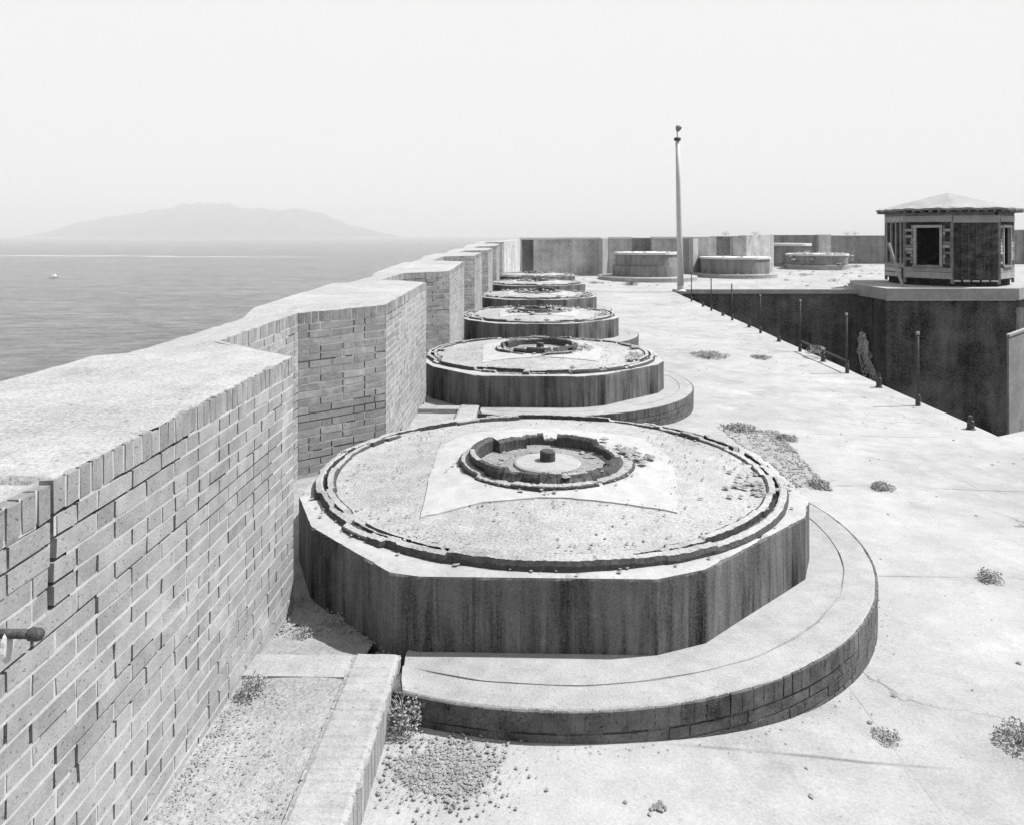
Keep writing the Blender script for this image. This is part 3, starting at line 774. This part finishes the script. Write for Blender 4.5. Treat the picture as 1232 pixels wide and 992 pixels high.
for i in range(8):
    fbox(mb, i, -hs, hs, .0, .26, -.4, -.14, .2)
mb.build('sill_beam', 'dwood', hut)
mb = MB(); NR = 8
def rfn(a, b):
    th = cam_dir+2*PI*a; seg = (th-cam_dir) % (PI/4)-PI/8; rr = (3.06*math.cos(PI/8)/math.cos(seg))*(1-b)
    return (rr*math.cos(th), rr*math.sin(th), ZE+.02+.80*b+(.06*nz(a*45, 2)*(b < .01))-.0*b)
mb.grid(96, 10, rfn, 0)
def sfn(a, b):
    p = Vector(rfn(a, 0)); return (p.x*(1-.0*b), p.y, p.z-.09*b)
mb.grid(96, 1, sfn, 1); mb.grid(96, 3, lambda a, b: (rfn(a, 0)[0]*(1-b), rfn(a, 0)[1]*(1-b), ZE-.075), 1)
mb.build('hut_roof', ['roof', 'wood'], hut)
mb = MB(); fl = [(2.5*math.cos(k*PI/4), 2.5*math.sin(k*PI/4), .12) for k in range(8)]; mb.poly(fl); mb.build('hut_floor', 'dwood', hut)
# plank leaning on the hut's left side
a = Vector((wx(1086, 33.9), 33.9, .14)); b = Vector((wx(1071, 34.3), 34.45, 2.05))
mb = MB(); mb.tube([a, b], .07, 4, t=1.); tag(local(mb, a).build('loose_plank', 'pale', None, False, a), 'pale loose plank leaning on the left side of the hut', 'plank')
def patch(mb, rim, m, up=.004, rag=.05):
    c = sum(rim, Vector())/len(rim); n = len(rim); R_ = 8; b = len(mb.v)
    for i in range(R_+1):
        for k, p in enumerate(rim):
            q = c.lerp(p, i/R_); w_ = rag*(i/R_)
            q = Vector((q.x+w_*(nz(p.x*7, p.y*7, 1)+.6*nz(p.x*23, p.y*23, 2)), q.y+w_*(nz(p.x*7, p.y*7, 3)+.6*nz(p.x*23, p.y*23, 4)), 0))
            z = deck_z(q.x, q.y)+(up+.006*abs(nz(q.x*20, q.y*20)) if i < R_ else -.004)
            mb.v.append((q.x, q.y, z))
    for i in range(R_):
        for k in range(n):
            mb.f.append((b+i*n+k, b+i*n+(k+1) % n, b+(i+1)*n+(k+1) % n, b+(i+1)*n+k)[::-1]); mb.m.append(m); mb.t.append(.5)
# ---------------------------------------------------------------- weeds, rubble
def tuft(p, r, h, n, label, mat='weed', name='weed_tuft', cat='weed', flat=.5):
    mb = MB()
    for _ in range(n*5):
        a = rnd.uniform(0, 2*PI); b = r*math.sqrt(rnd.random())*(.75+.5*nz(math.cos(a)*1.7, math.sin(a)*1.7, p.x)); top = h*(1-(b/r)**2*.7)*(.6+.7*abs(nz(b*math.cos(a)*7/r, b*math.sin(a)*7/r, p.y)))
        q = Vector((b*math.cos(a), b*math.sin(a), rnd.random()**.7*max(.01, top))); k = (.05 if r > .3 else .075)*r*rnd.uniform(.5, 1.2)+.002
        e = Vector((rnd.gauss(0, 1), rnd.gauss(0, 1), rnd.gauss(.2, .6))).normalized()*k*1.7; w_ = e.cross(Vector((rnd.gauss(0, 1), rnd.gauss(0, 1), rnd.gauss(0, 1)))).normalized()*k*.45
        mb.poly([q-e*.5, q+w_, q+e*.5, q-w_], 0, rnd.random())
    for _ in range(n//2):
        a = rnd.uniform(0, 2*PI); b = r*rnd.uniform(.4, 1.15); e = Vector((b*math.cos(a), b*math.sin(a), h*rnd.uniform(.15, .95))); w_ = Vector((-math.sin(a), math.cos(a), 0))*r*.012
        m1 = e*.5+Vector((0, 0, h*.2)); mb.poly([w_, -w_, m1-w_*.7, m1+w_*.7]); mb.poly([m1-w_*.7, e, m1+w_*.7])
    return tag(mb.build(name, mat, None, False, p), label, cat, 'weeds growing out of the roof deck')
T = [(1060, 587, .16, .07, 120, 'round low weed tuft in the middle of the right deck', 'pale'),
     (1190, 697, .13, .09, 90, 'small dark weed in a deck joint at the right edge', 'weed'),
     (1230, 893, .14, .13, 110, 'bushy weed cut by the right edge of the photo', 'weed'),
     (1068, 889, .09, .05, 60, 'tiny weed in the deck joint in front of the curb', 'pale'),
     (852, 428, .5, .10, 120, 'flat dry weed patch beside the second platform', 'pale'),
     (916, 431, .3, .08, 80, 'thin weed in a deck joint left of the low rail', 'weed'),
     (853, 431, .35, .16, 90, 'low grey weed at the end of a deck joint past the second platform', 'weed'),
     (760, 343, .55, .5, 220, 'dry bush on the deck in front of the far platforms, nearer of two', 'weed'),
     (866, 333, .6, .45, 130, 'dark shrub on the far deck right of the lamp post', 'weed'),
     (1003, 339, .35, .25, 60, 'small dark weed on the far deck left of the hut', 'weed'),
     (945, 323, .5, .4, 80, 'low shrub beside the crumbling platform', 'weed')]
for px, py, r, h, n, lab, mt in T:
    tuft(at(px, py), r, h, n, lab, mt)
tuft(at(775, 338), .6, .75, 240, 'pale round tumbleweed in front of the far platforms, right of the darker bush', 'pale')
for px, py, r_, lab in ((985, 584, .16, 'weed at the near corner of the rubble patch beside the nearest platform'), (945, 528, .2, 'weed along the far edge of the rubble patch beside the nearest platform'), (890, 516, .28, 'low dry weed behind the nearest platform where the rubble patch begins')):
    tuft(at(px, py), r_, .07, 110, lab, 'weed')
tuft(row(-1.36, 3.72, .16), .09, .12, 90, 'dark weed growing at the foot of the near brick wall', 'weed')
tuft(row(-.62, 3.72, .02), .13, .17, 140, 'weed in the corner of the brick kerb and the curved curb', 'weed')
for i, (v, u) in enumerate(((-1.30, 4.35), (-1.15, 4.5))): tuft(row(v, u, .11), .08, .06, 50, ('dry sprig on the fill right by the wall corner', 'dry sprig between wall corner and platform')[i], 'pale')
for i, px in enumerate((874, 910, 1020, 1030)):
    Y = 47.1 if px < 950 else 60.2
    tuft(Vector((wx(px, Y), Y+.2, 2.36+.02*i)), .4, .35, 40, ('tiny weed on top of the end wall above the dark recess', 'tiny weed on top of the end wall near its angled end', 'thin weed on the rear wall top, left of two', 'thin weed on the rear wall top, right of two')[i], 'weed')
for i, (px, py, r, h, lab) in enumerate(((905, 318, .5, .35, 'scrub between the low far platform and the crumbling one'), (925, 327, .45, .2, 'low dry scrub on the far deck, right of the low octagonal platform'), (968, 332, .4, .15, 'flat scrub on the far deck in front of the crumbling platform'),
        (1030, 322, .5, .3, 'scrub near the rear wall between crumbling platform and hut'), (722, 333, .4, .25, 'scrub at the foot of the white pilaster left of the lamp post'), (716, 341, .5, .12, 'flat dry weeds beyond the last gun platform of the row'))):
    tuft(at(px, py), r, h, 70, lab, 'weed' if i % 2 else 'pale')
# gravel strewn along the walkway, broken deck patches
mb = MB()
for _ in range(3200):
    v, u = rnd.uniform(-1.46, -.96), rnd.uniform(1.5, 4.0)
    if rnd.random() < .35: v = -1.46+abs(rnd.gauss(0, .05))
    p = row(v, u, .160); mb.stone(p, rnd.choice((.002, .003, .003, .004, .006)))
for _ in range(1500):
    v, u = rnd.uniform(-1.5, -.75), rnd.uniform(4.05, 4.9)
    mb.stone(row(v, u, .115), rnd.choice((.003, .004, .006, .011)))
rim_ = [row(-.40+.25*math.cos(k*.126)*(1+.5*nz(math.cos(k*.126)*2, math.sin(k*.126)*2)), 3.44+.16*math.sin(k*.126)*(1+.7*nz(math.cos(k*.126)*2, math.sin(k*.126)*2, 3)), 0) for k in range(50)]
patch(mb, rim_, 1, .003, .06)
for _ in range(2600):
    v, u = rnd.gauss(-.40, .15), rnd.gauss(3.44, .12)
    if v < -.68: continue
    p = row(v, u); p.z = deck_z(p.x, p.y)+.008; mb.stone(p, .002+.010*rnd.random()**4, flat=.6)
for _ in range(260):
    th = rnd.uniform(-1.9, -.2); q_ = 2.33+abs(rnd.gauss(0, .05)); p = row(.115+q_*math.cos(th), 5.95+q_*math.sin(th)); p.z = deck_z(p.x, p.y); mb.stone(p, .002+.007*rnd.random()**3)
tag(mb.build('gravel', ['stone', 'base3']), kind='stuff')
mb = MB()
tri = [at(862, 514), at(936, 519), at(1000, 590), at(962, 588)]
for _ in range(1900):
    a, b = rnd.random(), rnd.random()
    if rnd.random() < .45: a = 1-abs(rnd.gauss(0, .12))
    elif rnd.random() < .3: b = abs(rnd.gauss(0, .12))
    if nz(a*3, b*5, 8) < -.1 and rnd.random() < .8: continue
    p = (tri[0].lerp(tri[1], a)).lerp(tri[3].lerp(tri[2], a), b); p.z = deck_z(p.x, p.y)+.01
    mb.stone(p, rnd.choice((.006, .009, .012, .018)), flat=.6)
n_ = 40; rim_ = [tri[q].lerp(tri[(q+1) % 4], f/n_) for q in range(4) for f in range(n_)]
patch(mb, rim_, 1, .004, .08)
tag(mb.build('rubble_patch', ['stone', 'walk']), kind='stuff')
mb = MB()
for _ in range(420):
    v, u = rnd.uniform(-1, 5.6), 1.5+rnd.random()**2*30; p = row(v, u)
    p.z = deck_z(p.x, p.y)+.004
    if p.x < edge_x(p.y)-.1: mb.stone(p, rnd.choice((.006, .008, .012, .018)), flat=.5)
for _ in range(30): 
    p = at(790, 971)+Vector((rnd.gauss(0, .015), rnd.gauss(0, .015), .006)); mb.stone(p, rnd.uniform(.006, .014))
for _ in range(120):
    p = row(rnd.uniform(5.0, 5.9), rnd.uniform(8, 34)); p.z = deck_z(p.x, p.y)
    if p.x < edge_x(p.y)-.05: mb.stone(p, rnd.uniform(.01, .03), flat=.4)
for _ in range(420):
    px, py = rnd.uniform(890, 1060), 285+abs(rnd.gauss(34, 12))
    if 312 < py < 346: p = at(px, py); mb.stone(p, .03+.16*rnd.random()**3, flat=.5)
for _ in range(160):
    px, py = rnd.uniform(690, 830), rnd.uniform(331, 346); p = at(px, py); mb.stone(p, .02+.09*rnd.random()**3, flat=.5)
tag(mb.build('scattered_chips', 'stone'), kind='stuff')
# fallen bricks at the second platform's curb
for i, (px, py) in enumerate(((800, 505), (790, 500))):
    p = at(px, py); mb = MB(); mb.box(-.1, .1, -.05, .05, -.02, .06, 0, .4, .006)
    tag(mb.build('loose_brick', 'brick', None, False, p, .4+i), ('loose brick lying between the two nearest platforms, right one', 'loose brick lying between the two nearest platforms, left one')[i], 'brick', 'loose bricks')

# ---------------------------------------------------------------- sea, island, boat
SEA = -22.
n = NT('choppy sea', .22, .5)
n.b.inputs['IOR'].default_value = 1.33
w1 = n.noise(1, 6, n.mapv((.10, .22, .1)), .65); w2 = n.noise(1, 6, n.mapv((.45, .62, .5)), .75); w3 = n.noise(1, 3, n.mapv((.012, .05, .1)), .6)
x, y, z = n.sep()
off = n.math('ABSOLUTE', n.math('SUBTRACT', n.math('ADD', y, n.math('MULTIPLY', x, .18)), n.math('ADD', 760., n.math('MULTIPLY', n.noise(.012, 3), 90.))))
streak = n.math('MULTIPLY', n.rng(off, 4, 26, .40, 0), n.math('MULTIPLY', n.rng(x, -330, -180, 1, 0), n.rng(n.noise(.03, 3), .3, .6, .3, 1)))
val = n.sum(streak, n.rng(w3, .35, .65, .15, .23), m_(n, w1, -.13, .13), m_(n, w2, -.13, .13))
M['sea'] = n.done(val, n.sum(.1, n.math('MULTIPLY', w1, 1.0), n.math('MULTIPLY', w2, .6)), 2.2, 1)
mb = MB(); S = 23500
mb.poly([(-S, -1800, SEA), (S, -1800, SEA), (S, S, SEA), (-S, S, SEA)])
tag(mb.build('sea', 'sea'), kind='structure')
def ridge(name, Y, prof, depth, seed):
    mb = MB(); xs = [wx(p, Y) for p, _ in prof]; hs_ = [(HY-y)/F*Y+EYE for _, y in prof]; tab = list(zip(xs, hs_))
    def fn(a, b):
        x = xs[0]+(xs[-1]-xs[0])*a; h = max(0, lerp_tab(tab, x)-SEA)
        c = math.sin(PI*b)
        rough = 1+.16*nz(x*.0022, b*3, seed)+.08*nz(x*.008, b*9, seed)
        c *= 1
        jag = 1+.13*nz(x*.004, seed)+.10*nz(x*.011, seed+b)+.05*nz(x*.03, seed)
        return (x, Y+(b-.5)*depth*(.05+math.sin(PI*min(1, max(0, (x-xs[0])/(xs[-1]-xs[0]))))), SEA-1+h*c*(rough if .1 < b < .9 and b != .5 else 1)*jag)
    mb.grid(320, 28, fn); tag(mb.build(name, 'island', None, True), kind='structure')
ridge('island', 8800, [(30, 284), (52, 280), (80, 274), (105, 268), (140, 261), (158, 257.5), (178, 256), (205, 254.5), (225, 251.5), (240, 248), (262, 245), (275, 246.5), (290, 247.5), (306, 252.5), (318, 251.5), (335, 254), (360, 256), (380, 257), (395, 261), (420, 270), (440, 275), (455, 279), (470, 282), (480, 284)], 2600, 1)
ridge('hills', 17000, [(780, 283), (815, 275), (850, 268), (880, 266), (905, 271), (935, 277), (980, 274), (1020, 277), (1080, 275), (1140, 283)], 3000, 5)
bY = 22*F/52.
boat = empty('small_boat', (wx(66, bY)-0, F*(EYE-SEA)/(334-HY), SEA), .2, 'small white boat alone on the water at the left', 'boat')
boat.location.x = wx(66, boat.location.y)
mb = MB()
def hull(a, b):
    x = -3+6*a; w = 1.0*(1-max(0, (a-.45)/.55)**2.2)*(.9+.1*min(1, a*6)); th = PI*b
    return (x, -w*math.cos(th), -.2+(.75+.35*a*a)*(1-math.sin(th)*.9)*1.0)
mb.grid(16, 10, hull); mb.grid(16, 4, lambda a, b: (hull(a, 0)[0], hull(a, 0)[1]*(1-2*b), hull(a, 0)[2]-.12)); mb.build('hull', 'boatwhite', boat, True)
mb = MB(); mb.hexa([(-1.4, -.7, .4), (.8, -.7, .4), (.8, .7, .4), (-1.4, .7, .4), (-1.2, -.6, 1.7), (.3, -.6, 1.7), (.3, .6, 1.7), (-1.2, .6, 1.7)]); mb.build('cabin', 'boatwhite', boat)

# ---------------------------------------------------------------- air
hz = bpy.data.materials.new('sea haze'); hz.use_nodes = True; t = hz.node_tree
for nd in list(t.nodes):
    if nd.type != 'OUTPUT_MATERIAL': t.nodes.remove(nd)
pv = t.nodes.new('ShaderNodeVolumePrincipled'); pv.inputs['Color'].default_value = g(.97); pv.inputs['Density'].default_value = 2.25e-4
t.links.new(pv.outputs[0], [x for x in t.nodes if x.type == 'OUTPUT_MATERIAL'][0].inputs['Volume'])
mb = MB(); mb.box(-24000, 24000, -2000, 24000, SEA-1.5, 480); M['haze'] = hz
tag(mb.build('haze', 'haze'), kind='stuff')

# ---------------------------------------------------------------- light, sky, camera
EL, AZ = math.radians(57), math.radians(9)          # azimuth measured from +X towards +Y
w = bpy.data.worlds.new('World'); sc.world = w; w.use_nodes = True; t = w.node_tree
bg = t.nodes['Background']; sky = t.nodes.new('ShaderNodeTexSky'); sky.sky_type = 'NISHITA'; sky.sun_disc = False
sky.sun_elevation = EL; sky.sun_rotation = PI/2-AZ
sky.air_density = 1.2; sky.dust_density = 3.5; sky.altitude = 30
sp = t.nodes.new('ShaderNodeSeparateColor'); t.links.new(sky.outputs[0], sp.inputs[0])
mn = t.nodes.new('ShaderNodeMath'); mn.operation = 'MINIMUM'; mn.inputs[1].default_value = 3.9
ml = t.nodes.new('ShaderNodeMapRange'); ml.clamp = False
for i, x in ((1, 1.0), (2, 1.9), (3, .6), (4, 3.9)): ml.inputs[i].default_value = x
t.links.new(sp.outputs[0], ml.inputs[0]); t.links.new(ml.outputs[0], mn.inputs[0])
cb_ = t.nodes.new('ShaderNodeCombineColor')
for i in range(3): t.links.new(mn.outputs[0], cb_.inputs[i])
t.links.new(cb_.outputs[0], bg.inputs['Color']); bg.inputs['Strength'].default_value = .15
sd = bpy.data.lights.new('sun', 'SUN'); sd.energy = 5; sd.angle = math.radians(.5); sd.color = (1, 1, 1)
so = bpy.data.objects.new('sun', sd); COL.objects.link(so)
d = Vector((math.cos(EL)*math.cos(AZ), math.cos(EL)*math.sin(AZ), math.sin(EL)))
so.rotation_euler = d.to_track_quat('Z', 'Y').to_euler(); so.location = (0, 0, 30)
cam = bpy.data.cameras.new('camera'); co = bpy.data.objects.new('camera', cam); COL.objects.link(co)
co.location = (0, 0, EYE); co.rotation_euler = (PI/2, 0, 0)
cam.sensor_width = 36; cam.lens = 36*F/1232; cam.shift_y = -(496-HY)/1232
cam.clip_start = .05; cam.clip_end = 80000
sc.camera = co
sc.view_settings.view_transform = 'Standard'; sc.view_settings.look = 'None'; sc.view_settings.gamma = 1; sc.view_settings.exposure = .66
sc.cycles.use_denoising = True; sc.cycles.max_bounces = 6; sc.cycles.volume_bounces = 0
